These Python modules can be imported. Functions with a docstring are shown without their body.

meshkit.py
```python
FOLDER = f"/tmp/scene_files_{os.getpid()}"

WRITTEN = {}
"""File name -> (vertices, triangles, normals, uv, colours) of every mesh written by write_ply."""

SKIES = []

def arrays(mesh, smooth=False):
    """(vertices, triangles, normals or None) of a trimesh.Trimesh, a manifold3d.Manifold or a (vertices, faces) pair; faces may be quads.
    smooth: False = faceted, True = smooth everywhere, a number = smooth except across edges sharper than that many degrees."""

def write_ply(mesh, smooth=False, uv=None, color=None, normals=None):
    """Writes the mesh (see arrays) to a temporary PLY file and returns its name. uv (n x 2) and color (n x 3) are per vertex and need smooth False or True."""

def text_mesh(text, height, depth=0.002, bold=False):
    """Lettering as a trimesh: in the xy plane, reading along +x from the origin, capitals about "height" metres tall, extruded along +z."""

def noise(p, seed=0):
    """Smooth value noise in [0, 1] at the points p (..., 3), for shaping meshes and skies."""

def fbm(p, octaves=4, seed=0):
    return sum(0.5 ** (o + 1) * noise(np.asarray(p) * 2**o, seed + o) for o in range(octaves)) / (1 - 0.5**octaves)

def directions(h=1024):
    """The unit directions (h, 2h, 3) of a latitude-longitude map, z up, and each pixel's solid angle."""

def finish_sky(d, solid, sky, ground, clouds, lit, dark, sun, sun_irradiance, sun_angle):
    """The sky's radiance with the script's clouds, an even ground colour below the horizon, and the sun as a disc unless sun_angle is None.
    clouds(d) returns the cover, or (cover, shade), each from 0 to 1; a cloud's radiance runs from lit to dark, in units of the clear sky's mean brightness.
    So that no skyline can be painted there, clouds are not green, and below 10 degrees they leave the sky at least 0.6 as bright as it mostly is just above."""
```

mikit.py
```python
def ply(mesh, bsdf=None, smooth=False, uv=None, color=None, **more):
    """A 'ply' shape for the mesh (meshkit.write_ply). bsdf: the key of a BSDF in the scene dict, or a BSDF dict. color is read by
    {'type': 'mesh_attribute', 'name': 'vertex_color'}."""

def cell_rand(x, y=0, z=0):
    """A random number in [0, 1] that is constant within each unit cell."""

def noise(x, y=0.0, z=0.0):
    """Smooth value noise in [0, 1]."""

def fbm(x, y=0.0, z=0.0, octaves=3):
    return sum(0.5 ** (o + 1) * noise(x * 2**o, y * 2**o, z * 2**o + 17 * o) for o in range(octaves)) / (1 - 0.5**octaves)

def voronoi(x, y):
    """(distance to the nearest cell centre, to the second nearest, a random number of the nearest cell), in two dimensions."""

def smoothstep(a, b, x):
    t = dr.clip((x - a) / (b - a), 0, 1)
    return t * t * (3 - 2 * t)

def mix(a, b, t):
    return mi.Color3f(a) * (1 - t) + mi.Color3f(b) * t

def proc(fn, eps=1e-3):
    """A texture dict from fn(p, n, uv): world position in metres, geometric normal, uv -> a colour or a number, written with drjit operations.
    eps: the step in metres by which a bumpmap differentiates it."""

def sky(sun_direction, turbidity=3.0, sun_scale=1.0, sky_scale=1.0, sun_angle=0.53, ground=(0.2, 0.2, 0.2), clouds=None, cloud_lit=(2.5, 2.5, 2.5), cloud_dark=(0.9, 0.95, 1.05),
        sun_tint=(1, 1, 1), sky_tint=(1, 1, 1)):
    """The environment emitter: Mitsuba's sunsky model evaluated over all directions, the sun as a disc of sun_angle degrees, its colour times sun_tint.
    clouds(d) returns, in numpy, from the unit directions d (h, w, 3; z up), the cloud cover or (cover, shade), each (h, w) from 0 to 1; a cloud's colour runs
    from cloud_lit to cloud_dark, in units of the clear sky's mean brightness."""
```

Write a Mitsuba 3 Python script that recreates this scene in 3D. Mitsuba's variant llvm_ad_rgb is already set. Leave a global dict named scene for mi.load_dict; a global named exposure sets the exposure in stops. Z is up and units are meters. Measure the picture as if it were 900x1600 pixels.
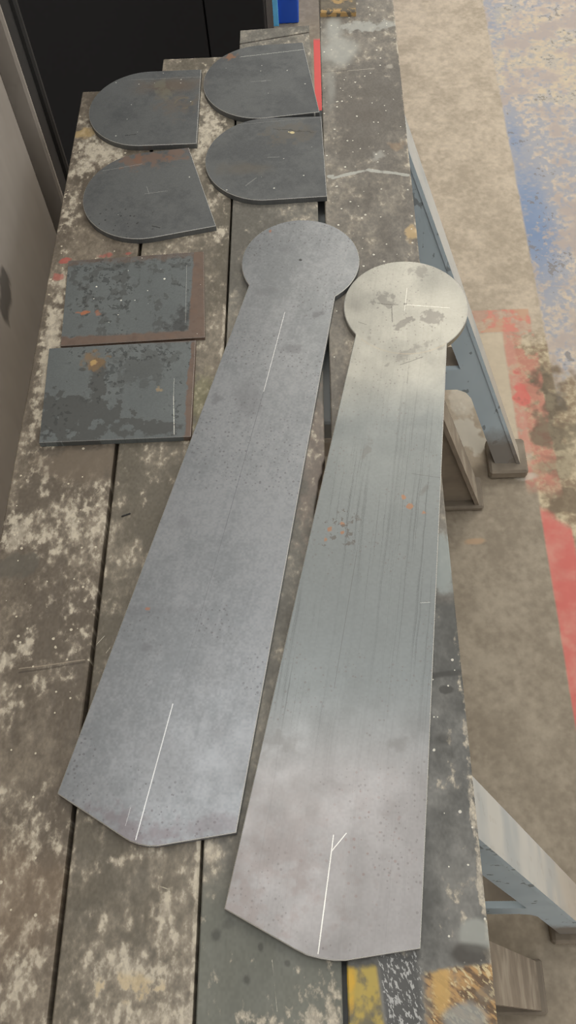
import math
import numpy as np
import drjit as dr
import mitsuba as mi
import manifold3d as m3
import mikit
from mikit import ply, proc, noise, fbm, voronoi, smoothstep, mix, cell_rand

scene = {'type': 'scene'}
labels = {}
T = mi.ScalarTransform4f

# ------------------------------------------------------------------ camera
PITCH, ROLL, YAW, EYE = 1.04291362, 0.0963289, 0.08343774, np.array([0.0, 0.0, 1.70])
def camera_axes():
    f = np.array([0, math.cos(PITCH), -math.sin(PITCH)]); r = np.array([1.0, 0, 0]); d = np.cross(f, r)
    c, s = math.cos(ROLL), math.sin(ROLL)
    r, d = c * r + s * d, -s * r + c * d
    cy, sy = math.cos(YAW), math.sin(YAW)
    M = np.array([[cy, -sy, 0], [sy, cy, 0], [0, 0, 1]])
    return M @ r, M @ d, M @ f
_, DOWN, FWD = camera_axes()
scene['camera'] = {'type': 'perspective', 'fov': math.degrees(2 * math.atan(450 / 1400)), 'fov_axis': 'x', 'near_clip': 0.05, 'far_clip': 100.0,
                   'to_world': T().look_at(origin=EYE.tolist(), target=(EYE + FWD).tolist(), up=(-DOWN).tolist())}

# ------------------------------------------------------------------ light: the hall's soft daylight and its roof lights
exposure = 0.8
scene['hall_daylight'] = {'type': 'constant', 'radiance': {'type': 'rgb', 'value': [0.50, 0.49, 0.47]}}
def roof_light(key, x0, x1, y0, y1, z, rgb):
    scene[key] = {'type': 'rectangle', 'to_world': T().translate([(x0 + x1) / 2, (y0 + y1) / 2, z]).rotate([1, 0, 0], 180).scale([(x1 - x0) / 2, (y1 - y0) / 2, 1]),
                  'emitter': {'type': 'area', 'radiance': {'type': 'rgb', 'value': rgb}}}
    labels[key] = {'kind': 'structure'}
roof_light('skylight_1', 0.1, 3.2, 4.7, 7.2, 6.5, [4.6, 4.3, 3.7])  # both skylights are out of view, placed by the sheen on the plates
roof_light('skylight_2', -1.3, 0.7, 0.3, 2.2, 6.5, [3.6, 3.6, 3.5])

# ------------------------------------------------------------------ helpers
def lin(r, g, b):
    f = lambda v: v / 12.92 if v <= 0.04045 else ((v + 0.055) / 1.055) ** 2.4
    return [f(r / 255), f(g / 255), f(b / 255)]

def seg(x, y, x0, y0, x1, y1):
    dx, dy = x1 - x0, y1 - y0
    t = dr.clip(((x - x0) * dx + (y - y0) * dy) / (dx * dx + dy * dy), 0, 1)
    return dr.sqrt(dr.square(x - x0 - t * dx) + dr.square(y - y0 - t * dy))

def noise2(x, y, k=0.0):
    x, y = mi.Float(x), mi.Float(y)
    ix, iy = dr.floor(x), dr.floor(y)
    u, v = x - ix, y - iy
    u, v = u * u * (3 - 2 * u), v * v * (3 - 2 * v)
    return dr.lerp(dr.lerp(cell_rand(ix, iy, k), cell_rand(ix + 1, iy, k), u), dr.lerp(cell_rand(ix, iy + 1, k), cell_rand(ix + 1, iy + 1, k), u), v)

def fb(x, y, k=0.0, octaves=4):
    """fractal noise in two dimensions, each octave turned against the one before."""
    s, a, t = mi.Float(0), 0.5, 0.0
    for o in range(octaves):
        s = s + a * noise2(x, y, k + 7 * o)
        t += a; a *= 0.55
        x, y = 2.03 * (0.8 * x + 0.6 * y) + 3.7, 2.03 * (-0.6 * x + 0.8 * y) + 1.3
    return s / t

def specks(x, y, size, share, k=0.0):
    """round specks: one in a cell of the given size, for that share of the cells, of random radius."""
    d, _, w = voronoi(x / size + k, y / size + 0.37 * k)
    r = 0.08 + 0.22 * dr.clip(w / max(share, 1e-3), 0, 1)
    return dr.select(w < share, 1 - smoothstep(0.6 * r, r, d), 0.0)

def line(x, y, x0, y0, x1, y1, w):
    return 1 - smoothstep(0.25 * w, 0.85 * w, seg(x, y, x0, y0, x1, y1))

def blob(x, y, cx, cy, rx, ry, rot=0.0):
    """1 in the centre, 0 at the rim of an ellipse, negative outside."""
    c, s = math.cos(rot), math.sin(rot)
    u, v = (x - cx) * c + (y - cy) * s, -(x - cx) * s + (y - cy) * c
    return 1 - dr.sqrt(dr.square(u / rx) + dr.square(v / ry))

def soft(v, n, w=0.25, k=1.0):
    """blob value with a ragged edge from noise n."""
    return smoothstep(-w, w, v - 0.15 + (n - 0.5) * k * 2.2)

def principled(fn, rough=0.6, metal=0.0, spec=0.4, bump=None, bump_scale=1.0, eps=1e-3, **more):
    d = {'type': 'principled', 'base_color': proc(fn) if callable(fn) else {'type': 'rgb', 'value': fn}, 'metallic': metal, 'specular': spec, **more}
    d['roughness'] = proc(rough) if callable(rough) else rough
    if bump is not None:
        d = {'type': 'bumpmap', 'arbitrary': proc(bump, eps), 'scale': bump_scale, 'bsdf': d}
    return {'type': 'twosided', 'bsdf': d}

def ring_prism(rings):
    """rings: list of (n,3) arrays, bottom to top, counter-clockwise seen from above; capped."""
    n = len(rings[0])
    v = np.vstack(rings)
    f = []
    for k in range(len(rings) - 1):
        a, b = k * n, (k + 1) * n
        for i in range(n):
            j = (i + 1) % n
            f += [(a + i, a + j, b + j), (a + i, b + j, b + i)]
    top = m3.triangulate([np.asarray(rings[-1])[:, :2]])
    t = np.asarray(top)
    o = (len(rings) - 1) * n
    f += [tuple(o + q) for q in t]
    f += [tuple(q[::-1]) for q in t]
    return v, np.array(f)

def ccw(p):
    p = np.asarray(p, float)
    x, y = p.T
    return p if (x * np.roll(y, -1) - y * np.roll(x, -1)).sum() > 0 else p[::-1]

def inset(p, b):
    e = np.roll(p, -1, 0) - p
    e /= np.linalg.norm(e, axis=1, keepdims=True)
    nrm = np.c_[-e[:, 1], e[:, 0]]
    a, c = np.roll(nrm, 1, 0), nrm
    m = a + c
    m /= np.maximum((m * a).sum(1, keepdims=True), 0.5)
    return p + b * m

def slab(poly, z0, z1, b=0.001):
    """A plate with a chamfered top rim."""
    p = ccw(poly)
    q = inset(p, b)
    r3 = lambda a, z: np.c_[a, np.full(len(a), z)]
    return ring_prism([r3(p, z0), r3(p, z1 - b), r3(q, z1)])

def box(x0, x1, y0, y1, z0, z1, b=0.0015):
    """A box with all edges chamfered."""
    pts = []
    for sx in (0, 1):
        for sy in (0, 1):
            for sz in (0, 1):
                for k in range(3):
                    o = [b, b, b]; o[k] = 0
                    pts.append([(x1 - o[0]) if sx else (x0 + o[0]), (y1 - o[1]) if sy else (y0 + o[1]), (z1 - o[2]) if sz else (z0 + o[2])])
    return m3.Manifold.hull_points(np.array(pts))

def sheared(poly_xz, yfront, depth):
    """A plate outlined in x-z whose front face lies at y = yfront(z), depth(z) thick towards +y."""
    p = ccw(poly_xz)
    dep = depth if callable(depth) else (lambda z: depth)
    front = np.array([[x, yfront(z), z] for x, z in p]); back = np.array([[x, yfront(z) + dep(z), z] for x, z in p])
    n = len(p)
    v = np.vstack([front, back]); f = []
    t = np.asarray(m3.triangulate([p]))
    f += [tuple(q) for q in t] + [tuple(n + q[::-1]) for q in t]
    for i in range(n):
        j = (i + 1) % n
        f += [(i, n + i, n + j), (i, n + j, j)]
    return v, np.array(f)

def add(key, mesh, bsdf, label=None, category=None, group=None, kind=None, smooth=False):
    scene[key] = ply(mesh, bsdf, smooth=smooth)
    tag(key, label, category, group, kind)

def tag(key, label=None, category=None, group=None, kind=None):
    d = {k: v for k, v in dict(label=label, category=category, group=group, kind=kind).items() if v}
    if d:
        labels[key] = {**labels.get(key, {}), **d}

# ------------------------------------------------------------------ materials
C = mi.Color3f

def bars_parts(p):
    x, y = p.x, p.y
    n1 = fb(x * 14, y * 9, 1.3, 4)
    n2 = fb(x * 75 + 3, y * 60, 5.1, 5)
    n3 = noise2(x * 420, y * 300, 2.0)
    st = fb(x * 190, y * 130, 8.0, 4)
    return x, y, n1, n2, n3, st

CREAM, PALE = lin(204, 195, 176), lin(176, 167, 151)

def bar_common(x, y, n1, n2, n3, st, dark, mid, bias):
    c = mix(dark, mid, smoothstep(0.36, 0.64, n1 * 0.5 + n2 * 0.3 + st * 0.2)) * (0.90 + 0.20 * n3)
    m = smoothstep(0.53, 0.68, n2 * 0.42 + st * 0.38 + n1 * 0.2 + bias * 0.56) * (.50 + .6 * fb(x * 420, y * 330, 3.0, 3))
    m2 = smoothstep(0.44, 0.64, n2 * 0.4 + st * 0.3 + n1 * 0.3 + bias * 0.55)
    c = mix(c, lin(156, 146, 131), m2 * 0.6)
    return mix(c, mix(PALE, CREAM, smoothstep(.4, .6, st)), m * 0.85), m

def mx(*a):
    r = a[0]
    for b in a[1:]:
        r = dr.maximum(r, b)
    return r

def pos(v, k):
    return dr.clip(v, 0, 1) * k

def bar_left(p, n, uv):
    x, y, n1, n2, n3, st = bars_parts(p)
    B = lambda *a: blob(x, y, *a)
    bias = mx(pos(B(-0.3782, 1.3069, 0.075, 0.13, -0.3), .40), pos(B(-0.4096, 1.1589, 0.03, 0.10), .22), pos(B(-0.3983, 0.8499, 0.020, 0.20), .75), pos(B(-0.3763, 0.6500, 0.03, 0.07), .42),
              pos(B(-0.3285, 0.5792, 0.10, 0.12), .26), pos(B(-0.4013, 0.5574, 0.03, 0.05), .6), pos(B(-0.3656, 0.4024, 0.022, 0.035), .55), pos(B(-0.3865, 0.3865, 0.02, 0.02), .6),
              pos(B(-0.3415, 0.3538, 0.02, 0.015), .4), pos(B(-0.3080, 0.4431, 0.06, 0.10), .22), pos(B(-0.3195, 0.1875, 0.08, 0.09), .20), pos(B(-0.3216, 0.0631, 0.05, 0.09), .2), pos(B(-0.3758, 0.3196, 0.02, 0.03), .3)) \
        - mx(pos(B(-0.3257, 0.6638, 0.08, 0.035), .3), pos(B(-0.3323, 0.2781, 0.10, 0.055), .3), pos(B(-0.3538, 1.0829, 0.06, 0.07), .25), pos(B(-0.3948, 0.5155, 0.035, 0.025), .4)) - 0.07
    c, m = bar_common(x, y, n1, n2, n3, st, lin(98, 89, 78), lin(130, 120, 106), bias)
    c = mix(c, lin(116, 104, 90), 0.55 * soft(B(-0.3257, 0.6638, 0.075, 0.032), n2, .2, .5))
    c = mix(c, lin(92, 88, 80), 0.75 * soft(B(-0.3916, 0.5108, 0.035, 0.024), n2, .2, .5))
    c = mix(c, lin(172, 88, 80), 0.8 * mx(soft(B(-0.4015, 1.0460, 0.011, 0.007, .3), n2, .25, .9), 0.8 * soft(B(-0.4044, 1.0133, 0.010, 0.008), n2, .3, .9), 0.7 * soft(B(-0.3286, 1.0563, 0.012, 0.006), n2, .3, 1.2), 0.7 * soft(B(-0.3003, 1.0577, 0.011, 0.005), n2, .3, 1.2)))
    c = mix(c, lin(178, 152, 104), 0.7 * soft(B(-0.4024, 1.3538, 0.022, 0.014), n2, .3, .8))
    c = mix(c, lin(140, 118, 96), 0.3 * soft(B(-0.3103, 0.1232, 0.11, 0.06), n1, .5, 1.2))
    c = mix(c, lin(150, 138, 122), 0.8 * line(x, y + 0.006 * (n1 - .5), -0.3690, 0.3733, -0.2915, 0.3831, 0.0012))
    c = mix(c, lin(70, 63, 55), 0.6 * line(x, y + 0.006 * (n1 - .5), -0.3682, 0.3685, -0.2912, 0.3799, 0.002))
    c = mix(c, CREAM, 0.9 * specks(x, y, .008, .05, 4.0))
    return c

def bar_second(p, n, uv):
    x, y, n1, n2, n3, st = bars_parts(p)
    B = lambda *a: blob(x, y, *a)
    bias = mx(pos(B(-0.1862, 1.3281, 0.045, 0.12), .5), pos(B(-0.1553, 1.0940, 0.02, 0.035, .4), .5), pos(B(-0.1930, 0.0513, 0.085, 0.05), .26), pos(B(-0.2188, 0.0177, 0.05, 0.03), .34), pos(B(-0.1740, 0.0122, 0.07, 0.02), .34),
              pos(B(-0.2325, 0.1574, 0.014, 0.008), .6), pos(B(-0.1777, 0.1102, 0.02, 0.02, .8), .3), pos(B(-0.1741, 0.1255, 0.012, 0.008), .3),
              0.30 * (1 - smoothstep(0.001, 0.005, dr.abs(x + 0.1433))) * smoothstep(.45, .6, n1 + .25 * (1 - smoothstep(.1, .2, y))), pos(B(-0.1589, 1.1903, 0.03, 0.06), .22)) - 0.075
    c, m = bar_common(x, y, n1, n2, n3, st, lin(98, 92, 81), lin(126, 118, 105), bias)
    c = mix(c, lin(126, 128, 84), 0.35 * soft(B(-0.1728, 0.7716, 0.02, 0.05), n2, .4, 1.))
    c = mix(c, lin(190, 168, 124), 0.5 * smoothstep(.2, .8, m) * soft(B(-0.2143, 0.0372, 0.05, 0.012), n2, .4, .8))
    c = mix(c, lin(180, 174, 160), 0.8 * mx(line(x, y, -0.2798, 0.4024, -0.2708, 0.4138, 0.0007), line(x, y, -0.2663, 0.3924, -0.2623, 0.3988, 0.0007)))
    c = mix(c, lin(188, 180, 162), 0.8 * line(x, y, -0.1826, 0.1318, -0.1723, 0.1286, 0.0009) * n3)
    return c

def bar_third(p, n, uv):
    x, y, n1, n2, n3, st = bars_parts(p)
    B = lambda *a: blob(x, y, *a)
    bias = mx(pos(B(-0.0044, 0.0340, 0.014, 0.05), .5), pos(B(-0.0136, 0.0452, 0.012, 0.02), .4), pos(B(-0.0205, 0.0121, 0.012, 0.02), .4), pos(B(-0.1285, 0.1566, 0.012, 0.03), .42), pos(B(-0.0183, 0.6902, 0.02, 0.09), .2),
              pos(B(-0.0797, 0.0111, 0.05, 0.01), .25)) - 0.12
    c, m = bar_common(x, y, n1, n2, n3, st, lin(100, 97, 90), lin(128, 124, 115), bias)
    near = 1 - smoothstep(0.10, 0.17, y + 0.03 * (n1 - .5))
    c = mix(c, mix(lin(92, 94, 88), lin(118, 119, 110), n1) * (0.93 + .14 * n3), near * (1 - m))
    c = mix(c, lin(128, 114, 106) , 0.5 * soft(B(-0.0183, 0.6902, 0.03, 0.12), n2, .5, .8) * (1 - m))
    sp = mx(soft(B(-0.1215, 0.0853, 0.005, 0.006), n2, .5, .8), soft(B(-0.0763, 0.0734, 0.003, 0.004), n2, .5, .8), soft(B(-0.0905, 0.0454, 0.004, 0.005), n2, .5, .8), soft(B(-0.0492, 0.0595, 0.003, 0.003), n2, .5, .8), .6 * soft(B(-0.1108, 0.0948, 0.006, 0.005), n2, .5, 1.))
    c = mix(c, lin(70, 70, 66), 0.7 * sp)
    c = mix(c, lin(196, 190, 176), 0.7 * line(x + .003 * (n1 - .5), y, -0.0646, 0.0624, -0.0585, 0.0176, 0.0006) * smoothstep(.35, .6, n2))
    return c

def bar_right(p, n, uv):
    x, y, n1, n2, n3, st = bars_parts(p)
    B = lambda *a: blob(x, y, *a)
    edge = 0.1525 - x
    bias = mx(0.35 * (1 - smoothstep(0.002, 0.009, edge)) * (1 - smoothstep(.40, .46, y)), 0.2 * (1 - smoothstep(0.001, 0.004, edge)) * smoothstep(.9, 1., y), pos(B(0.1316, 0.2579, 0.02, 0.06), .16)) - 0.13
    c, m = bar_common(x, y, n1, n2, n3, st, lin(104, 99, 92), lin(132, 126, 116), bias)
    wet = 1 - smoothstep(.44, .47, y + .02 * (n2 - .5))
    c = mix(c, mix(lin(84, 84, 81), lin(122, 121, 117), smoothstep(.3, .7, n1 * .6 + n2 * .4)) * (.9 + .2 * n3), wet * (1 - m))
    c = mix(c, lin(148, 156, 154), 0.75 * soft(B(0.1419, 0.5024, 0.02, 0.055), n2, .25, .4) * smoothstep(.455, .465, y))
    c = mix(c, lin(58, 57, 54), 0.75 * mx(line(x, y + .004 * (n1 - .5), 0.1207, 0.3569, 0.1489, 0.3595, 0.006), soft(B(0.1332, 0.3398, 0.008, 0.005), n2, .3, .8), .7 * soft(B(0.1218, 0.2829, 0.01, 0.008), n2, .4, .8)))
    lt = mx(soft(B(0.0451, 1.5513, 0.028, 0.05), n1, .5, .9), soft(B(0.0355, 1.6351, 0.02, 0.06), n1, .5, 1.), soft(B(0.1010, 1.6259, 0.06, 0.016), n2, .3, .9), .55 * soft(B(0.0285, 1.4443, 0.012, 0.06), n1, .5, .9))
    c = mix(c, lin(172, 173, 166), 0.7 * lt)
    yy = y + 0.018 * (n1 - .5)
    strip = mx(line(x, yy, 0.0251, 1.2167, 0.0834, 1.2288, 0.006), line(x, yy, 0.0834, 1.2288, 0.1484, 1.2125, 0.007), soft(B(0.0209, 1.2185, 0.007, 0.006), n2, .4, .8))
    c = mix(c, lin(176, 176, 168), 0.85 * smoothstep(.35, .65, strip * .75 + (n2 - .5) * 1.1))
    c = mix(c, lin(158, 156, 148), 0.7 * soft(B(0.1030, 1.2641, 0.014, 0.012), n2, .4, .8))
    c = mix(c, lin(144, 120, 94), 0.5 * soft(B(0.1320, 1.2865, 0.016, 0.012), n2, .4, .8))
    c = mix(c, lin(190, 164, 120), 0.75 * soft(B(0.1444, 1.0783, 0.009, 0.016), n2, .4, .9))
    c = mix(c, lin(178, 172, 160), .7 * mx(line(x, y + .005 * (n1 - .5), 0.0585, 1.4953, 0.1069, 1.4993, 0.0012), .8 * soft(B(0.1312, 1.5031, 0.012, 0.006), n2, .5, 1.2)))
    c = mix(c, lin(78, 73, 68), .6 * line(x, y + .003 * (n1 - .5), 0.0147, 1.4948, 0.0608, 1.4970, 0.0012))
    c = mix(c, lin(104, 96, 88), .5 * soft(B(0.0845, 1.3786, 0.06, 0.07), n1, .5, 1.))
    c = mix(c, lin(222, 218, 206), specks(x, y, .0075, .05, 4.0) * .8)
    # the painted and burnt near end
    ragged = n2 - .5
    near = 1 - smoothstep(-.002, .004, y - (0.050 + .10 * (x - .08)) + .012 * ragged)
    burnt = mix(lin(172, 138, 94), lin(104, 84, 64), smoothstep(.35, .6, fb((x + y * 1.2) * 150, (y - x) * 50, 3.0, 5)))
    burnt = mix(burnt, lin(206, 190, 150), smoothstep(.56, .70, fb((x + y) * 260, (y - x) * 110, 7.0, 5)) * .8)
    burnt = mix(burnt, lin(120, 112, 100), .6 * smoothstep(.45, .65, n2))
    c = mix(c, burnt, near * smoothstep(.083, .090, x + .012 * ragged))
    c = mix(c, lin(190, 156, 96), near * .8 * soft(B(0.1021, 0.0506, 0.010, 0.05), n2, .3, .7))
    tar = smoothstep(0.0436, 0.0461, x - .010 * (.03 - y) * 10 + .004 * ragged) * (1 - smoothstep(.079, .088, x + .014 * ragged)) * (1 - smoothstep(.066, .072, y + .01 * ragged))
    painted_glint = smoothstep(.54, .66, fb((x + .35 * y) * 520, (y - .35 * x) * 230, 3.0, 4))  # glints on the glossy dark patch, painted as pale streaks
    c = mix(c, mix(lin(84, 84, 83), lin(186, 186, 184), painted_glint * .75), tar)
    yel = (1 - smoothstep(0.0398, 0.0442, x - .1 * (.03 - y))) * (1 - smoothstep(.052, .058, y + .01 * ragged))
    yc = mix(lin(172, 152, 80), lin(108, 102, 82), smoothstep(.45, .62, n2 * .6 + n1 * .4))
    yc = mix(yc, lin(198, 160, 62), soft(B(0.0135, 0.0424, 0.006, 0.022), n2, .3, .7))
    c = mix(c, yc, yel)
    c = mix(c, lin(150, 152, 146), .85 * soft(B(0.1413, 0.0831, 0.018, 0.017), n1, .2, .4))
    c = mix(c, lin(66, 62, 57), .8 * soft(B(0.1352, 0.0675, 0.022, 0.010), n1, .3, .6))
    c = mix(c, lin(140, 142, 138), .8 * soft(B(0.1216, 0.0121, 0.020, 0.012), n1, .3, .6))
    return c

def bar_bump(p, n, uv):
    x, y = p.x, p.y
    return fb(x * 60, y * 40, 5.1, 4) * 0.6 + noise2(x * 420, y * 300, 2.0) * 0.15

def bar_rough(p, n, uv):
    return 0.42 + 0.35 * fb(p.x * 40, p.y * 30, 2.0, 4)

for k, fn in (('bar_left_steel', bar_left), ('bar_second_steel', bar_second), ('bar_third_steel', bar_third), ('bar_right_steel', bar_right)):
    scene[k] = principled(fn, bar_rough, 0.0, 0.45, bar_bump, 0.0016, 1.5e-3)

BRIGHT = lin(196, 194, 188)
def worn_edge(c, n, k=.8):
    m = smoothstep(.3, .5, n.z) * (1 - smoothstep(.85, .97, n.z))
    return mix(c, BRIGHT, m * k)

def d_steel(p, n, uv):
    x, y = p.x, p.y
    n1 = fb(x * 18, y * 18, 3.0, 4); n2 = fb(x * 110, y * 110, 5.0, 5); n3 = noise2(x * 500, y * 500)
    B = lambda *a: blob(x, y, *a)
    c = mix(lin(87, 89, 90), lin(99, 101, 101), smoothstep(.35, .65, n1 * .7 + n2 * .3)) * (.94 + .12 * n3)
    # rust, oil rings and wiped spots
    c = mix(c, lin(108, 92, 76), .6 * mx(soft(B(-0.2540, 1.4587, 0.05, 0.022), n1, .6, 1.), soft(B(-0.2448, 1.4043, 0.035, 0.03), n2, .4, 1.) * .6))
    ring = 1 - smoothstep(.04, .16, dr.abs(dr.sqrt(dr.square((x - -0.2316) / .0155) + dr.square((y - 1.4105) / .0145)) - 1))
    c = mix(c, lin(122, 112, 90), .5 * ring * smoothstep(.3, .6, n2))
    c = mix(c, lin(118, 116, 100), .5 * soft(B(-0.2706, 1.4507, 0.014, 0.03, .5), n2, .4, 1.))
    c = mix(c, lin(122, 98, 84), .7 * mx(soft(B(-0.2827, 1.2686, 0.045, 0.018, .2), n2, .6, 1.5), soft(B(-0.2422, 1.2775, 0.03, 0.014), n2, .6, 1.5)))
    c = mix(c, lin(124, 94, 78), .75 * mx(soft(B(-0.2990, 1.2696, 0.008, 0.008), n2, .5, 1.6), soft(B(-0.2481, 1.2697, 0.007, 0.005), n2, .5, 1.6)))
    c = mix(c, lin(140, 102, 76), .75 * soft(B(-0.1557, 1.5374, 0.012, 0.006, .6), n2, .5, 1.5))
    c = mix(c, lin(100, 94, 84), .55 * mx(soft(B(-0.0428, 1.3174, 0.04, 0.025), n2, .5, 1.2), soft(B(-0.1117, 1.2344, 0.04, 0.02), n1, .5, 1.)))
    c = mix(c, lin(64, 62, 56), .55 * line(x + .01 * (n1 - .5), y + .012 * (n2 - .5), -0.0700, 1.3292, -0.0070, 1.3184, 0.0022))
    c = mix(c, lin(212, 196, 150), .95 * mx(soft(B(-0.0417, 1.3190, 0.0048, 0.0036), n2, .3, .5), soft(B(-0.0471, 1.3210, 0.002, 0.002), n2, .3, .5)))
    c = mix(c, lin(48, 48, 48), .8 * mx(line(x, y, -0.2637, 1.1060, -0.2511, 1.1010, 0.0016), line(x, y + .004 * (n2 - .5), -0.3272, 1.3290, -0.3097, 1.3312, 0.0018) * .8))
    c = mix(c, lin(46, 46, 46), .7 * specks(x, y, .008, .35, 9.0) * soft(B(-0.3084, 1.1127, 0.06, 0.04), n1, .5, .8))
    # scribed lines and centre marks
    sc = mx(line(x, y, -0.1358, 1.5359, -0.0167, 1.5500, 0.0012), .45 * line(x, y, -0.3579, 1.2412, -0.2924, 1.2548, 0.0010), .35 * line(x, y, -0.3368, 1.4829, -0.2046, 1.4827, 0.0009),
            .55 * line(x, y, -0.2821, 1.1810, -0.2446, 1.1865, 0.0008), .5 * line(x, y, -0.2804, 1.1992, -0.2747, 1.1806, 0.0008), .7 * line(x, y, -0.0950, 1.4620, -0.0881, 1.4633, 0.0012), .4 * line(x, y, -0.1143, 1.4615, -0.0779, 1.4644, 0.0008), .45 * line(x, y, -0.0823, 1.2580, -0.0631, 1.2584, 0.0010), .35 * line(x, y, -0.1170, 1.1913, -0.1006, 1.2088, .0016), .3 * line(x, y, -0.1636, 1.3437, 0.0067, 1.3562, 0.0009))
    c = mix(c, lin(186, 186, 180), .65 * sc)
    c = mix(c, lin(212, 210, 202), specks(x, y, .007, .008, 4.0) * .7)
    return worn_edge(c, n, .55)

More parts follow.
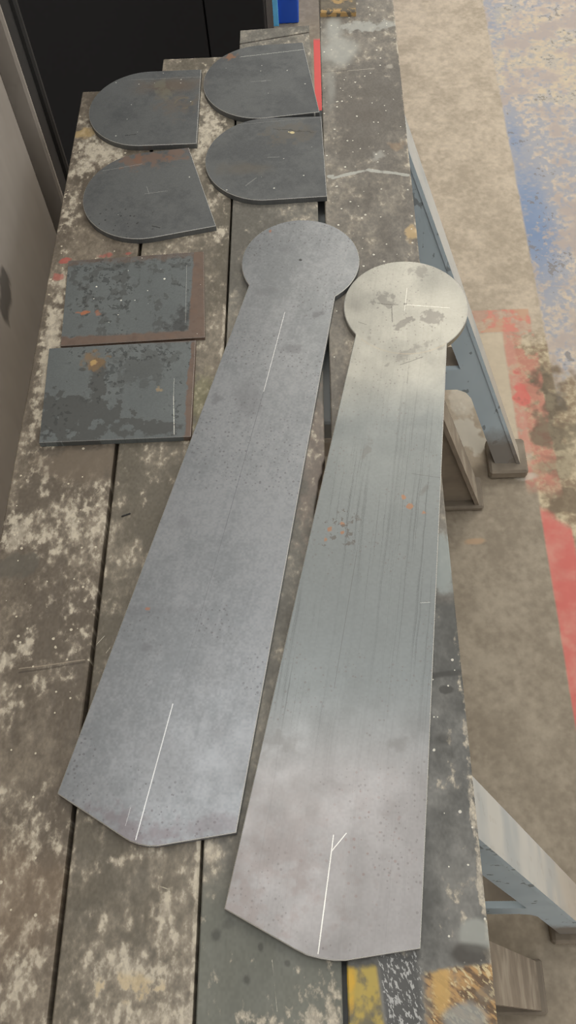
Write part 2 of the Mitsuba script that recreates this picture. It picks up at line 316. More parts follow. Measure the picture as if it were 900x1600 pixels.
def rect_steel(p, n, uv):
    x, y = p.x, p.y
    n1 = fb(x * 20, y * 20, 3.0, 4); n2 = fb(x * 95, y * 95, 5.0, 5); n3 = noise2(x * 500, y * 500)
    st = fb(x * 90, y * 12, 6.0, 4)
    B = lambda *a: blob(x, y, *a)
    c = mix(lin(94, 99, 100), lin(108, 113, 113), n1) * (.94 + .12 * n3)
    far = smoothstep(.862, .868, y)
    # dark water and oil stains
    st1 = smoothstep(.50, .58, n2 * .5 + st * .3 + n1 * .2 + .05 * smoothstep(.96, 1.03, y) - .02) * far
    st2 = mx(soft(B(-0.3507, 0.7355, 0.075, 0.040, .05), n2, .12, 1.1), soft(B(-0.3162, 0.7901, 0.014, 0.05, .1), n2, .15, .9), soft(B(-0.2328, 0.7152, 0.07, 0.014), n2, .2, 1.2), soft(B(-0.2636, 0.8168, 0.05, 0.04, .5), n2, .2, 1.3) * .6, soft(B(-0.3190, 0.8167, 0.012, 0.007), n2, .2, .8), soft(B(-0.3424, 0.8188, 0.006, 0.004), n2, .3, .8)) * (1 - far)
    c = mix(c, lin(72, 72, 70), .72 * mx(st1 * .75, st2))
    c = mix(c, lin(60, 60, 60), .7 * soft(B(-0.2067, 0.9110, 0.018, 0.03, -.5), n2, .4, 1.) * far)
    c = mix(c, lin(60, 62, 62), .6 * smoothstep(.62, .68, fb(x * 160, y * 160, 1.0, 3)) * smoothstep(.45, .6, n1))
    # rust along the edges
    rust = mix(lin(98, 80, 70), lin(122, 100, 86), n2)
    r1 = smoothstep(-.1965, -.1925, x + .010 * (.9 - y) * 0 + .004 * (n2 - .5)) * far
    r2 = far * (1 - smoothstep(.884, .890, y - .03 * (x + .27) + .010 * (n2 - .5)))
    r3 = (1 - far) * smoothstep(-.1915, -.1885, x + .01 * (n2 - .5))
    r4 = far * smoothstep(1.030, 1.040, y - .04 * (x + .27) + .02 * (n2 - .5)) * .6
    c = mix(c, rust, .85 * mx(r1, r2, r3, r4))
    c = mix(c, lin(172, 110, 78), .85 * mx(soft(B(-0.3516, 0.9312, 0.008, 0.0045), n2, .3, 1.), soft(B(-0.3633, 0.9318, 0.006, 0.003), n2, .3, 1.4) * .7, soft(B(-0.3329, 0.9279, 0.004, 0.005), n2, .4, 1.2) * .6))
    c = mix(c, lin(132, 106, 74), .7 * soft(B(-0.3276, 0.8358, 0.014, 0.016), n2, .6, 1.6))
    c = mix(c, lin(182, 152, 102), .85 * mx(soft(B(-0.3280, 0.8311, 0.0045, 0.004), n2, .4, 1.2), .5 * soft(B(-0.2295, 0.7789, 0.010, 0.004), n2, .4, 1.8)))
    c = mix(c, lin(222, 220, 212), .85 * mx(line(x, y, -0.2079, 0.7668, -0.2028, 0.7014, 0.0008) * (.4 + n3), .5 * line(x, y, -0.2090, 0.7974, -0.2079, 0.7668, 0.0006), .35 * line(x, y, -0.2045, 1.0216, -0.1997, 0.9044, 0.0006)))
    c = mix(c, lin(226, 224, 216), specks(x, y, .007, .018, 4.0) * .9 * far)
    return worn_edge(c, n, .25)

def long_steel(p, n, uv):
    """mill scale plate on the left, brushed plate on the right (x along the brushing is the plate's own axis)."""
    x, y = p.x, p.y
    n1 = fb(x * 16, y * 12, 3.0, 4); n2 = fb(x * 120, y * 120, 5.0, 5); n3 = noise2(x * 420, y * 420)
    B = lambda *a: blob(x, y, *a)
    c = mix(lin(119, 122, 125), lin(133, 135, 138), smoothstep(.3, .7, n1 * .5 + n2 * .3 + .1 * noise2((x - .26 * y) * 300, y * 14, 6.0) + .1 * n3)) * (.95 + .10 * n3)
    dots = specks(x, y, .0062, .5, 2.0) * smoothstep(.48, .62, fb(x * 14, y * 14, 9.0, 3))
    c = mix(c, lin(92, 90, 94), .6 * dots)
    dk = mx(soft(B(-0.0041, 0.9075, 0.010, 0.006, .4), n2, .5, 1.), .7 * soft(B(-0.0436, 0.8449, 0.016, 0.008), n2, .5, 1.), .7 * soft(B(-0.1459, 0.7607, 0.009, 0.010), n2, .5, 1.), .45 * soft(B(-0.1013, 0.7558, 0.016, 0.028), n1, .5, .8),
            .5 * soft(B(-0.0531, 1.0430, 0.020, 0.012), n1, .5, .8), .6 * soft(B(-0.2167, 0.3940, 0.008, 0.006), n2, .5, .8), .4 * soft(B(-0.0769, 0.9576, 0.02, 0.008), n2, .5, 1.), .3 * soft(B(-0.2189, 0.4410, 0.05, 0.006), n2, .6, 1.2), .4 * soft(B(-0.1834, 0.5648, 0.008, 0.010), n2, .6, 1.2))
    c = mix(c, lin(92, 92, 96), .7 * dk)
    c = mix(c, lin(104, 92, 96), .55 * mx(soft(B(-0.2088, 0.1847, 0.05, 0.016, -.3), n2, .7, 1.4), .7 * soft(B(-0.1233, 0.1905, 0.06, 0.010, .1), n2, .7, 1.2)))
    c = mix(c, lin(150, 106, 84), .8 * mx(soft(B(-0.2184, 0.4444, 0.004, 0.002), n2, .5, 1.), soft(B(-0.0763, 1.0846, 0.0028, 0.0035), n2, .5, .8)))
    c = mix(c, lin(40, 40, 42), .8 * soft(B(-0.0296, 1.0200, 0.0028, 0.0026), n2, .3, .4))
    sc = mx(line(x, y, -0.1801, 0.3248, -0.2102, 0.1769, 0.0011), line(x, y, -0.0529, 0.9146, -0.0820, 0.7695, 0.0008), .5 * line(x, y, -0.2187, 0.2100, -0.2225, 0.1914, 0.0007))
    c = mix(c, lin(222, 222, 220), .62 * sc)
    c = mix(c, lin(92, 93, 98), .6 * mx(line(x, y, -0.0820, 0.7695, -0.1279, 0.5540, 0.0008), line(x, y, -0.1279, 0.5540, -0.1588, 0.4107, 0.0006) * .8, .5 * line(x, y, -0.1588, 0.4107, -0.1801, 0.3248, 0.0006)))
    return worn_edge(c, n, .9)

def brushed_steel(p, n, uv):
    x, y = p.x, p.y
    n1 = fb(x * 16, y * 12, 3.0, 4); n2 = fb(x * 120, y * 120, 5.0, 5); n3 = noise2(x * 420, y * 420)
    B = lambda *a: blob(x, y, *a)
    u = x - 0.155 * (y - .5) + .006 * (n1 - .5)                 # across the brushing
    br = .5 * noise2(u * 900, y * 4 + 40 * noise2(u * 300, 0, 3.0), 4.0) + .5 * noise2(u * 460, y * 7, 5.0)
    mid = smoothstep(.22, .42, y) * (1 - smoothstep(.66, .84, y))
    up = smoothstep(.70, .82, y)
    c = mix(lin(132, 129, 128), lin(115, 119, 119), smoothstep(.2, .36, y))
    c = mix(c, lin(146, 144, 136), up * .75)  # skylight sheen put into the colour: near end paler, far end warm and light
    c = c * (.93 + .14 * n1) * (.96 + .08 * n3)
    c = c * (1 - (.05 + mid * .26 * n1 * 1.6 * smoothstep(.42, .55, fb(x * 9, y * 4, 8.0, 3))) * smoothstep(.55, .80, br))
    low = 1 - smoothstep(.1, .3, y)
    c = mix(c, lin(122, 110, 106), .45 * low * smoothstep(.5, .7, n1 * .6 + n2 * .4))
    dots = specks(x, y, .0058, .35, 2.0) * smoothstep(.44, .60, fb(x * 14, y * 14, 9.0, 3))
    c = mix(c, lin(104, 98, 96), .5 * dots)
    c = mix(c, lin(118, 92, 84), .5 * specks(x, y, .007, .2, 7.0) * soft(B(0.0386, 0.1570, 0.05, 0.06), n1, .6, 1.))
    dk = mx(soft(B(0.1615, 0.8940, 0.020, 0.014, .1), n2, .25, .9), soft(B(0.1204, 0.8860, 0.018, 0.006, .7), n2, .3, 1.3), soft(B(0.0915, 0.9332, 0.014, 0.013), n2, .3, 1.9) * .8, .55 * soft(B(0.0515, 0.9199, 0.018, 0.022), n1, .6, .6),
            .6 * soft(B(0.1489, 0.9872, 0.014, 0.012), n2, .3, 1.5), .7 * soft(B(0.1275, 0.6037, 0.004, 0.010, -.6), n2, .4, .6), .6 * soft(B(0.0583, 0.6725, 0.005, 0.020, -.2), n2, .4, 1.6), .6 * soft(B(0.1241, 0.8322, 0.028, 0.006, .5), n2, .4, 2.), .7 * soft(B(0.1679, 0.8386, 0.006, 0.004, .5), n2, .4, .8),
            .5 * soft(B(0.0739, 0.2771, 0.014, 0.010), n2, .6, 1.), .5 * soft(B(-0.0623, 0.2790, 0.022, 0.010), n2, .6, 1.2), .35 * soft(B(-0.0342, 0.2162, 0.03, 0.02), n1, .5, .8), .35 * soft(B(0.0143, 0.1262, 0.02, 0.06, -.2), n1, .6, 1.), .5 * soft(B(0.0685, 0.8605, 0.003, 0.004), n2, .5, .5))
    c = mix(c, lin(98, 95, 92), .72 * dk)
    c = mix(c, lin(66, 62, 60), .7 * mx(line(x, y, 0.1039, 0.9201, 0.1031, 0.8892, 0.0010), .8 * line(x, y + .003 * (n2 - .5), 0.0836, 0.9260, 0.1134, 0.9221, 0.0014), .7 * line(x, y, 0.0541, 0.8913, 0.0650, 0.8860, 0.0009), .7 * line(x + .003 * (n2 - .5), y, 0.1092, 0.8096, 0.1414, 0.8222, 0.0012), .6 * line(x, y, 0.1233, 0.8206, 0.1167, 0.7754, 0.0010) * smoothstep(.4, .6, n2), .5 * line(x, y, 0.1128, 0.6285, 0.1592, 0.6192, 0.0008)))
    c = mix(c, lin(142, 106, 82), .85 * mx(*[soft(B(a, b, r, r * 1.1), n2, .3, 1.2) for a, b, r in ((0.0044, 0.5476, .0035), (-0.0007, 0.5340, .0035), (0.0216, 0.5555, .0034), (0.1069, 0.5784, .0036), (0.1241, 0.5695, .005), (0.0204, 0.5435, .002), (0.1006, 0.5929, .003))]))
    c = mix(c, lin(92, 88, 84), .8 * soft(B(0.0164, 0.5455, 0.032, 0.022, .5), n2, .3, 1.) * smoothstep(.60, .66, fb(x * 190, y * 190, 1.0, 3)))
    c = mix(c, lin(46, 44, 42), .8 * soft(B(0.1237, 0.9229, 0.0024, 0.0024), n2, .3, .4))
    sc = mx(line(x, y, -0.0025, 0.1636, -0.0181, 0.0673, 0.0011), line(x, y, -0.0025, 0.1636, 0.0135, 0.1814, 0.0009), line(x, y, -0.0000, 0.1796, -0.0025, 0.1636, 0.0009), .7 * line(x, y, 0.1236, 0.9217, 0.1871, 0.9126, 0.0008), .6 * line(x, y, 0.1286, 0.9544, 0.1219, 0.9093, 0.0008), .5 * line(x, y, 0.1109, 0.4449, 0.1224, 0.4454, .0007))
    rr = dr.sqrt(dr.square(x - 0.1242) + dr.square(y - 0.9191))
    arc = (1 - smoothstep(.0004, .0012, dr.abs(rr - .0902))) * (1 - smoothstep(.85, .87, y))
    c = mix(c, lin(222, 220, 212), .6 * sc)
    c = mix(c, lin(150, 140, 124), .5 * arc)
    c = mix(c, lin(92, 93, 92), .55 * mx(line(x, y, 0.0379, 0.5177, 0.0048, 0.3407, 0.0008), line(x, y, 0.0522, 0.6107, 0.0379, 0.5177, 0.0006) * .6, line(x, y, 0.1420, 0.5330, 0.0908, 0.0784, 0.0009)))
    return worn_edge(c, n, .9)

def plate_rough(p, n, uv):
    return 0.29 + 0.16 * fb(p.x * 30, p.y * 30, 2.0, 4)

def dark_rough(p, n, uv):
    return 0.46 + 0.2 * fb(p.x * 30, p.y * 30, 2.0, 4)

scene['dark_mill_steel'] = principled(d_steel, dark_rough, 0.15, 0.4)
scene['stained_mill_steel'] = principled(rect_steel, dark_rough, 0.15, 0.4)
scene['blue_mill_steel'] = principled(long_steel, plate_rough, 0.55, 0.5)
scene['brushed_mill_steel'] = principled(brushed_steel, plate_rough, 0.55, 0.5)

def floor_colour(p, n, uv):
    x, y = p.x, p.y
    n1 = fb(x * 5, y * 5, 3.0, 4); n2 = fb(x * 22, y * 22, 5.0, 4); n3 = fb(x * 90, y * 90, 6.0, 3)
    B = lambda *a: blob(x, y, *a)
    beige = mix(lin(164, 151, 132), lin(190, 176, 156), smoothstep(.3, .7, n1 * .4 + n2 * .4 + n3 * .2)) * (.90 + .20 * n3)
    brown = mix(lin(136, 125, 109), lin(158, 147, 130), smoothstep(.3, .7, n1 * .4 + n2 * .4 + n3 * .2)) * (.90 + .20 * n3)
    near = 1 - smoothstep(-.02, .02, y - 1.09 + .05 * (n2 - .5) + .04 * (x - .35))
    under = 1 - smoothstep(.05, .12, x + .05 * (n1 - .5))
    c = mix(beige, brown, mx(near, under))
    # worn concrete of the walkway on the right
    out = smoothstep(.462, .470, x + .004 * (n2 - .5))
    worn = mix(lin(140, 122, 100), lin(198, 184, 154), smoothstep(.32, .66, n2 * .6 + n3 * .4))
    worn = mix(worn, lin(112, 98, 80), .8 * smoothstep(.52, .62, fb(x * 13, y * 13, 8.0, 4)) * (1 - smoothstep(1.5, 1.8, y)))
    low = out * (1 - smoothstep(1.42, 1.5, y + .08 * (n2 - .5)))
    c = mix(c, worn, low)
    # blue paint, worn through
    bl = smoothstep(.541, .549, x + .004 * (n2 - .5))
    pink = mix(lin(172, 160, 152), lin(202, 186, 164), smoothstep(.35, .65, n2 * .6 + n1 * .4))
    bias = mx(pos(B(0.5658, 1.8763, 0.10, 0.40), .24), pos(B(0.5593, 2.1882, 0.06, 0.25), .16), pos(B(0.5664, 2.7738, 0.05, 0.2), .1), pos(B(0.7014, 2.0979, 0.16, .28), .06))
    bt = smoothstep(.42, .60, n2 * .35 + n1 * .25 + n3 * .4 + bias - .02)
    blue = mix(lin(150, 154, 164), lin(108, 134, 170), smoothstep(.03, .2, bias) * smoothstep(.45, .75, n2 * .5 + n3 * .5 + bias))
    yl = soft(B(0.6055, 2.6039, 0.14, 0.20), n2, .4, 1.) + soft(B(0.7542, 2.4976, .08, .16), n2, .4, 1.)
    pat = mix(pink, blue, bt * .85)
    pat = mix(pat, lin(200, 184, 148), .35 * dr.clip(yl, 0, 1) * smoothstep(.4, .6, n2))
    pat = mix(pat, lin(126, 116, 104), .6 * smoothstep(.66, .72, n2 * .5 + n3 * .5))
    c = mix(c, pat, bl * smoothstep(1.25, 1.4, y + .3 * (n2 - .5)))
    # red marking lines
    red = mix(lin(200, 130, 114), lin(190, 154, 128), smoothstep(.40, .62, n2 * .6 + n3 * .4))
    sq = smoothstep(1.480, 1.486, y) * (1 - smoothstep(1.552, 1.558, y)) * smoothstep(.12, .14, x) * (1 - smoothstep(.512, .518, x))
    sv = smoothstep(.438, .446, x + .02 * (1.2 - y) * 0 ) * (1 - smoothstep(.512, .520, x + .02 * (n2 - .5))) * (1 - smoothstep(1.552, 1.558, y)) * smoothstep(1.0, 1.06, y)
    ins = smoothstep(.36, .37, x) * (1 - smoothstep(.438, .446, x)) * (1 - smoothstep(1.475, 1.485, y)) * smoothstep(1.10, 1.14, y)
    c = mix(c, lin(196, 182, 158), .7 * ins)
    wear = smoothstep(.36, .52, fb(x * 26, y * 26, 2.0, 4))
    c = mix(c, red, .9 * sq * (.35 + .65 * wear))
    c = mix(c, red, .8 * sv * wear * .8)
    c = mix(c, lin(206, 104, 96), .8 * soft(B(0.4724, 1.2928, 0.025, 0.06), n2, .3, 1.5))
    strip = smoothstep(.461, .467, x + .003 * (n2 - .5)) * (1 - smoothstep(.520, .528, x + .004 * (n2 - .5))) * (1 - smoothstep(-.012, .012, y - .985 + .9 * (x - .462) + .03 * (n2 - .5)))
    redn = mix(lin(200, 106, 98), lin(204, 140, 126), smoothstep(.35, .65, n1 * .5 + n2 * .5))
    c = mix(c, redn, .95 * strip)
    far_red = smoothstep(1.9, 1.92, y) * (1 - smoothstep(2.70, 2.72, y)) * smoothstep(-.0035, -.0015, x) * (1 - smoothstep(.05, .06, x))
    c = mix(c, lin(226, 96, 92), .95 * far_red)
    # grease and drips
    oil = mx(soft(B(0.5067, 1.3485, 0.03, 0.05), n2, .4, 1.5), soft(B(0.5217, 1.2446, 0.05, 0.05), n2, .4, 1.6), soft(B(0.4999, 1.1733, 0.05, 0.045), n2, .4, 1.5), .6 * soft(B(0.5101, 1.0864, .04, .05), n2, .5, 1.5))
    c = mix(c, lin(92, 82, 68), .75 * oil)
    c = mix(c, lin(112, 98, 80), .6 * soft(B(0.3028, 1.0759, 0.12, 0.05), n1, .5, .8))
    c = mix(c, lin(204, 198, 184), .8 * mx(soft(B(0.3353, 1.1878, 0.055, 0.045), n2, .25, 1.6), soft(B(0.3244, 1.2702, .03, .04), n2, .3, 1.6) * .6, soft(B(0.4395, 1.0633, .03, .012), n2, .4, .8) * .7))
    c = mix(c, lin(178, 148, 118), .7 * soft(B(0.3134, 0.9042, 0.028, 0.008), n2, .4, 1.))
    return c

def floor_bump(p, n, uv):
    return fb(p.x * 50, p.y * 50, 5.0, 4)
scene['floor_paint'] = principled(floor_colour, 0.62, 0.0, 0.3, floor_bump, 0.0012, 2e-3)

def trestle_paint(p, n, uv):
    x, y, z = p.x, p.y, p.z
    n1 = fbm(x * 16, z * 14, y * 9, 3); n2 = fbm(x * 70, z * 60, y * 60, 4)
    c = mix(lin(146, 159, 166), lin(166, 178, 183), n1)
    c = mix(c, lin(84, 84, 82), .6 * smoothstep(.66, .72, n2))
    c = mix(c, lin(108, 98, 86), .85 * (1 - smoothstep(.07, .12, z + .03 * (n2 - .5))))
    outer_face = smoothstep(.25, .6, n.x) * smoothstep(.1, .3, n.z)
    c = mix(c, mix(lin(184, 180, 171), lin(160, 161, 158), smoothstep(.35, .7, n1)), .85 * outer_face)  # pale dust on the outward faces
    c = mix(c, lin(156, 147, 132), .75 * outer_face * (1 - smoothstep(.12, .42, z + .12 * (n1 - .5))))  # same faces turn browner towards the foot
    return c
def dusty_brown(p, n, uv):
    x, y, z = p.x, p.y, p.z
    n1 = fbm(x * 20, y * 20, z * 20, 3); n2 = fbm(x * 80, y * 80, z * 70, 4)
    c = mix(lin(104, 95, 84), lin(140, 129, 114), n1 * .6 + n2 * .4)
    return mix(c, lin(176, 168, 152), .3 * smoothstep(.5, .75, n1) * smoothstep(.2, .6, n.x + n.z))
scene['blue_grey_paint'] = principled(trestle_paint, 0.6, 0.0, 0.35)
scene['dull_grey_paint'] = principled(lin(128, 130, 129), 0.65, 0.0, 0.3)
scene['dusty_brown_paint'] = principled(dusty_brown, 0.7, 0.0, 0.3)

def panel_colour(p, n, uv):
    y, z = p.y, p.z
    n1 = fbm(y * 5, z * 5, 2.0, 3); n2 = fbm(y * 50, z * 16, 5.0, 3)
    c = mix(lin(146, 138, 129), lin(166, 158, 148), n1 * .6 + n2 * .4)
    c = mix(c, lin(70, 66, 62), .8 * soft(blob(y, z, 1.01, .665, .045, .032, .4), n2, .25, .4))
    return c
scene['grey_panel_paint'] = principled(panel_colour, 0.65, 0.0, 0.3)
scene['dark_post_paint'] = principled(lin(54, 53, 52), 0.6, 0.0, 0.3)
scene['shaded_edge_paint'] = principled(lin(100, 95, 89), 0.6, 0.0, 0.3)  # shading beside the edge bead, put into the colour
scene['black_paint'] = principled(lin(34, 34, 36), 0.6, 0.0, 0.2)
scene['blue_paint'] = principled(lin(36, 88, 200), 0.45, 0.0, 0.4)
scene['lit_edge_blue'] = principled(lin(110, 200, 252), 0.45, 0.0, 0.4)  # tone of the blue cabinet where its edge catches light

def offcut_colour(p, n, uv):
    n2 = fb(p.x * 110, p.y * 110 + p.z * 80, 5.0, 5)
    c = mix(lin(92, 86, 76), lin(128, 119, 104), n2)
    low = 1 - smoothstep(1.668, 1.676, p.y + .02 * (n2 - .5))
    c = mix(c, lin(184, 150, 98), .9 * mx(low * smoothstep(.36, .48, n2), .8 * soft(blob(p.x, p.y, .052, 1.712, .02, .022), n2, .3, 1.2)))
    return c
scene['rusty_offcut_steel'] = principled(offcut_colour, 0.7, 0.0, 0.3)

# ------------------------------------------------------------------ the setting
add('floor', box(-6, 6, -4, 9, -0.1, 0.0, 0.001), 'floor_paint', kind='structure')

# ------------------------------------------------------------------ steel partition on the left
PX = -0.50
scene['steel_partition__panel'] = ply(box(PX - .03, PX, -1.6, 1.318, 0.0, 2.3), 'grey_panel_paint')
scene['steel_partition__shaded_edge'] = ply(ring_prism([np.array([[PX, 1.318, z], [PX - .03, 1.388, z], [PX - .04, 1.388, z], [PX - .03, 1.318, z]]) for z in (0.0, 2.3)]), 'shaded_edge_paint')  # bent and darkened to imitate soft shading at the panel edge
labels['steel_partition__shaded_edge'] = {'label': 'bent edge with soft shading put into its colour'}
scene['steel_partition__edge_bead'] = ply(box(PX - .03, PX + .008, 1.388, 1.402, 0.0, 2.3, .004), 'grey_panel_paint')
scene['steel_partition__post'] = ply(box(PX - .05, PX - .004, 1.402, 1.478, 0.0, 2.3), 'dark_post_paint')
scene['steel_partition__post_bead'] = ply(box(PX - .05, PX + .006, 1.478, 1.494, 0.0, 2.3, .004), 'dark_post_paint')
tag('steel_partition', 'grey painted steel partition panel with a dark post along the left of the bench', 'partition')

# ------------------------------------------------------------------ black cabinet and blue cabinet beyond the bench
scene['black_cabinet__body'] = ply(box(-1.30, -0.1127, 2.112, 2.45, 0.0, 2.2, .004), 'black_paint')
scene['black_cabinet__door'] = ply(box(-0.80, -0.260, 2.090, 2.110, 0.01, 2.17, .003), 'black_paint')
scene['black_cabinet__door_001'] = ply(box(-0.256, -0.116, 2.090, 2.110, 0.01, 2.17, .003), 'black_paint')
tag('black_cabinet', 'black metal cabinet with a door seam, standing behind the far end of the bench', 'cabinet')
scene['blue_cabinet__body'] = ply(box(-0.50, -0.048, 2.80, 3.15, 0.0, 1.3, .004), 'blue_paint')
scene['blue_cabinet__lit_edge'] = ply(box(-0.135, -0.112, 2.790, 2.7995, 0.0, 1.3, .001), 'lit_edge_blue')  # pale strip stands in for the lit edge of the cabinet
tag('blue_cabinet', 'bright blue box-like cabinet glimpsed beyond the black cabinet', 'cabinet')

# ------------------------------------------------------------------ trestles
def trestle(key, y_top, y_foot, dep_top, dep_foot, yb_front, yb_depth, saddle, label):
    """frame A: blue legs and crossbar leaning as measured; frame B: lower brown frame next to it."""
    xm, zt = -0.12, 0.665
    ya = lambda z: y_foot + (y_top - y_foot) * (z - 0.03) / 0.62
    dep = lambda z: dep_foot + (dep_top - dep_foot) * (z - 0.03) / 0.62
    ox = lambda z: 0.4285 - 0.429 * (z - 0.03)
    W = 0.053
    mirror = lambda P, s: [(x if s > 0 else 2 * xm - x + 0.36 * (zt - z), z) for x, z in P]   # the legs on the partition's side stand steeper
    for s in (1, -1):
        leg = f'{key}__leg' + ('' if s > 0 else '_001')
        web = [(ox(.012) - .004, .012), (ox(zt) - .004, zt), (ox(zt) - W, zt), (ox(.249) - W, .249), (ox(.205) - W - .022, .205), (ox(.196) - W - .008, .198), (ox(.185) - W, .185), (ox(.012) - W - .002, .012)]
        scene[leg] = ply(sheared(mirror(web, s), ya, 0.012), 'blue_grey_paint')
        fl = [(ox(.012), .012), (ox(zt), zt), (ox(zt) - .008, zt), (ox(.012) - .008, .012)]
        scene[leg + '__flange'] = ply(sheared(mirror(fl, s), lambda z: ya(z) - .003, dep), 'blue_grey_paint')
        inn = [(ox(.185) - W, .185), (ox(.185) - W + .006, .185), (ox(.012) - W + .006, .012), (ox(.012) - W, .012)]
        scene[leg + '__inner_flange'] = ply(sheared(mirror(inn, s), lambda z: ya(z) + .012, .03), 'blue_grey_paint')
        x0, x1 = (.362, .446) if s > 0 else (2 * xm - .446 + .235, 2 * xm - .362 + .235)
        yf = ya(0.0)
        scene[f'{key}__foot' + ('' if s > 0 else '_001')] = ply(box(x0, x1, yf - .012, yf + .078, 0, .028, .005), 'dusty_brown_paint')
    xa = ox(.227) - W
    scene[f'{key}__crossbar'] = ply(sheared([(2 * xm - xa + .150, .205), (xa + .002, .205), (xa + .002, .249), (2 * xm - xa + .150, .249)], ya, .010), 'blue_grey_paint')
    scene[f'{key}__crossbar__flange'] = ply(sheared([(2 * xm - xa + .17, .240), (xa - .010, .240), (xa - .010, .249), (2 * xm - xa + .17, .249)], lambda z: ya(z) + .010, .05), 'dusty_brown_paint')
    # frame B
    oxb = lambda z: 0.330 - 0.34 * (z - 0.02)
    yb = lambda z: yb_front
    for k, s in enumerate((1, -1)):
        leg = f'{key}__leg_{k + 2:03d}'
        web = [(oxb(.01) - .004, .01), (oxb(zt) - .004, zt), (oxb(zt) - .08, zt), (oxb(.01) - .075, .01)]
        scene[leg] = ply(sheared(mirror(web, s), lambda z: yb_front + .012, .010), 'dusty_brown_paint')
        fl = [(oxb(.01), .01), (oxb(zt), zt), (oxb(zt) - .009, zt), (oxb(.01) - .009, .01)]
        scene[leg + '__flange'] = ply(sheared(mirror(fl, s), yb, yb_depth), 'dusty_brown_paint')
        x0, x1 = (.252, .342) if s > 0 else (2 * xm - .342 + .235, 2 * xm - .252 + .235)
        scene[f'{key}__foot_{k + 2:03d}'] = ply(box(x0, x1, yb_front - .006, yb_front + yb_depth + .004, 0, .016, .004), 'dusty_brown_paint')
    scene[f'{key}__crossbar_001'] = ply(box(2 * xm - .22 + .15, .22, yb_front + .012, yb_front + .022, .20, .25, .002), 'dusty_brown_paint')
    scene[f'{key}__saddle'] = ply(box(-.395, .135, saddle[0], saddle[1], .632, .672, .003), 'dull_grey_paint')
    tag(key, label, 'trestle')

trestle('bench_trestle', 1.329, 1.083, .095, .045, .985, .07, (.74, 1.43), 'blue-grey trestle under the middle of the bench, beside the red floor lines')
trestle('bench_trestle_001', .187, .142, .068, .062, .030, .072, (-.02, .26), 'blue-grey trestle under the near end of the bench')

# ------------------------------------------------------------------ bench bars
ZB, ZT = 0.672, 0.70
Y0 = -0.40
add('bench_bar', slab([(-.4215, Y0), (-.2868, Y0), (-.2850, 1.470), (-.4205, 1.470)], ZB, ZT, .0015), 'bar_left_steel',
    'worn steel bench bar with cream paint patches and red dabs, beside the grey partition', 'steel bar')
add('bench_bar_001', slab([(-.2812, Y0), (-.1425, Y0), (-.1418, 1.555), (-.2795, 1.556)], ZB, ZT, .0015), 'bar_second_steel',
    'worn steel bench bar under the rectangular plates\' right halves, second from the grey partition', 'steel bar')
scene['bench_bar_002__body'] = ply(slab([(-.1385, Y0), (.0052, Y0), (.0046, .30), (.002, .37), (-.010, .42), (-.016, .50), (-.0145, .585), (-.010, .612), (-.0085, .628), (-.0035, .640), (-.0030, .652), (.0006, .662), (.0008, .80), (-.0006, 1.15), (-.0050, 1.50), (-.0088, 1.617), (-.1388, 1.591)], ZB, ZT, .0013), 'bar_third_steel')
scene['bench_bar_002__end_strip'] = ply(slab([(-.1388, 1.5935), (-.0088, 1.6195), (-.0090, 1.640), (-.1392, 1.634)], ZB, ZT, .001), 'bar_third_steel')
tag('bench_bar_002', 'worn grey steel bench bar with a torch-cut nick, under the left keyhole plate\'s round head', 'steel bar')
add('bench_bar_003', slab([(.0098, Y0), (.1535, Y0), (.1525, 1.95), (.0112, 1.95)], ZB, ZT, .0015), 'bar_right_steel',
    'grey steel bench bar nearest the open floor, with a yellow and black near end', 'steel bar')
add('steel_offcut', slab([(.0125, 1.664), (.080, 1.661), (.083, 1.78), (.0125, 1.78)], ZT, ZT + .010, .002), 'rusty_offcut_steel',
    'small rusty steel offcut with an orange edge, at the far end of the right bar', 'offcut')

# ------------------------------------------------------------------ steel plates on the bench
def arc(cx, cy, r, a0, a1, n=48):
    t = np.radians(np.linspace(a0, a1, n))
    return [(cx + r * math.cos(a), cy + r * math.sin(a)) for a in t]

def d_plate(key, cx, cy, r, corners, a0, label):
    """corners: near right, far right; the round end runs from angle a0 half a turn round the left."""
    add(key, slab(corners + arc(cx, cy, r, a0, a0 + 180), ZT, ZT + .010, .0009), 'dark_mill_steel', label, 'steel plate', 'D-shaped steel plates')

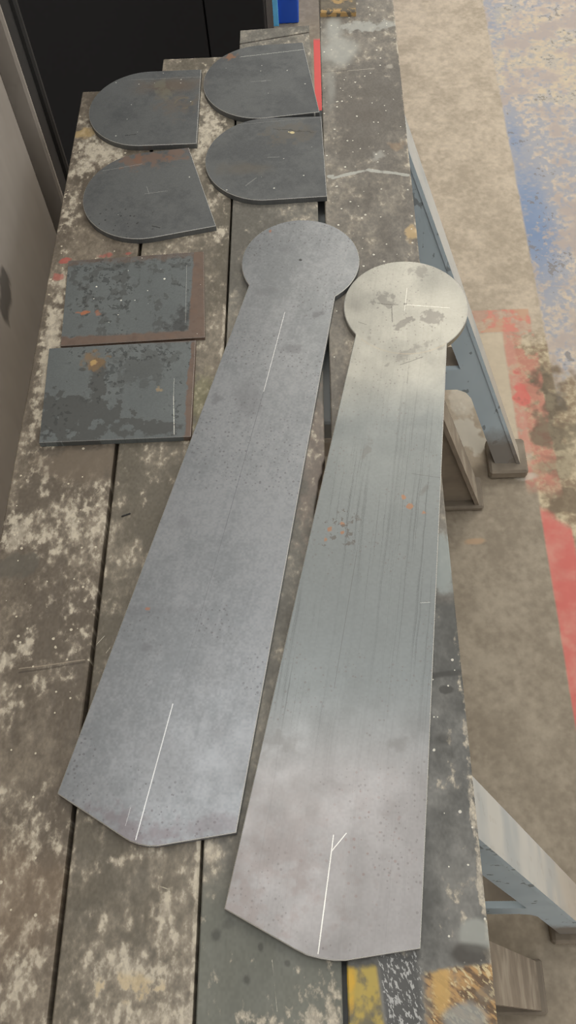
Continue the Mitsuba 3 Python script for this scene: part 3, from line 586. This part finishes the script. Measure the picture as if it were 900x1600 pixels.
d_plate('rounded_plate', -.2965, 1.4035, .1020, [(-.2033, 1.3012), (-.2053, 1.5049)], 90, 'dark D-shaped steel plate with an oil ring, at the far left end of the bench')
d_plate('rounded_plate_001', -.2805, 1.1815, .1030, [(-.1619, 1.1010), (-.2162, 1.2915)], 101.5, 'dark D-shaped steel plate turned askew with a rusty far edge, just beyond the rectangular plates')
d_plate('rounded_plate_002', -.0950, 1.4650, .1045, [(.0061, 1.3705), (-0.0212, 1.5717)], 94.5, 'dark D-shaped steel plate with a white scribed line, farthest right beside the red gap')
d_plate('rounded_plate_003', -.0840, 1.2580, .1025, [(.0144, 1.1590), (.0088, 1.3590)], 90, 'dark D-shaped steel plate with a tan chip, just beyond the left keyhole plate')

add('rectangular_plate', slab([(-.3914, 1.0403), (-.3814, .8675), (-.1697, .8755), (-.1796, 1.0499)], ZT, ZT + .006, .0006), 'stained_mill_steel',
    'thin rectangular steel plate with a rusty brown border and orange specks, beside a D-shaped plate', 'steel plate')
add('rectangular_plate_001', slab([(-.3963, .8606), (-.3877, .6939), (-.1800, .6972), (-.1822, .8672)], ZT, ZT + .010, .0008), 'stained_mill_steel',
    'rectangular steel plate with dark oil stains along its near edge, nearer the camera of two', 'steel plate')

def keyhole(c, r, right_neck, left_neck, right_side, foot):
    a0 = math.degrees(math.atan2(right_neck[1] - c[1], right_neck[0] - c[0])); a1 = math.degrees(math.atan2(left_neck[1] - c[1], left_neck[0] - c[0]))
    if a1 < a0: a1 += 360
    return arc(c[0], c[1], r, a0, a1, 90) + foot + right_side
add('keyhole_plate', slab(keyhole((-.0294, 1.0171), .0899, (.0212, .9441), (-.107, .972), [], [(-.3014, .2258), (-.2256, .1803), (-.2170, .1755), (-.2078, .1723), (-.1975, .1703), (-.1871, .1702), (-.1032, .1831)]), ZT, ZT + .010, .0010), 'blue_mill_steel',
    'long tapered blue-grey steel keyhole plate with a round head, the left one', 'steel plate')
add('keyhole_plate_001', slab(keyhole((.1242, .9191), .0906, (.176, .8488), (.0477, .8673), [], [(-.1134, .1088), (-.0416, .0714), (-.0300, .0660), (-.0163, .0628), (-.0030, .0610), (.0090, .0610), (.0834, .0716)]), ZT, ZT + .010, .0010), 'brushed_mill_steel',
    'long tapered brushed silver steel keyhole plate with a round head, the right one', 'steel plate')

# a sliver of wire on the second bar
def rod(a, b, r):
    a, b = np.array(a), np.array(b)
    return m3.Manifold.hull(m3.Manifold.sphere(r, 10).translate(a.tolist()) + m3.Manifold.sphere(r, 10).translate(b.tolist()))
add('wire_sliver', rod((-0.2646, 0.5803, ZT + .001), (-0.2548, 0.5839, ZT + .001), .001), 'dark_post_paint', 'short dark sliver of wire lying on the second bench bar', 'wire')
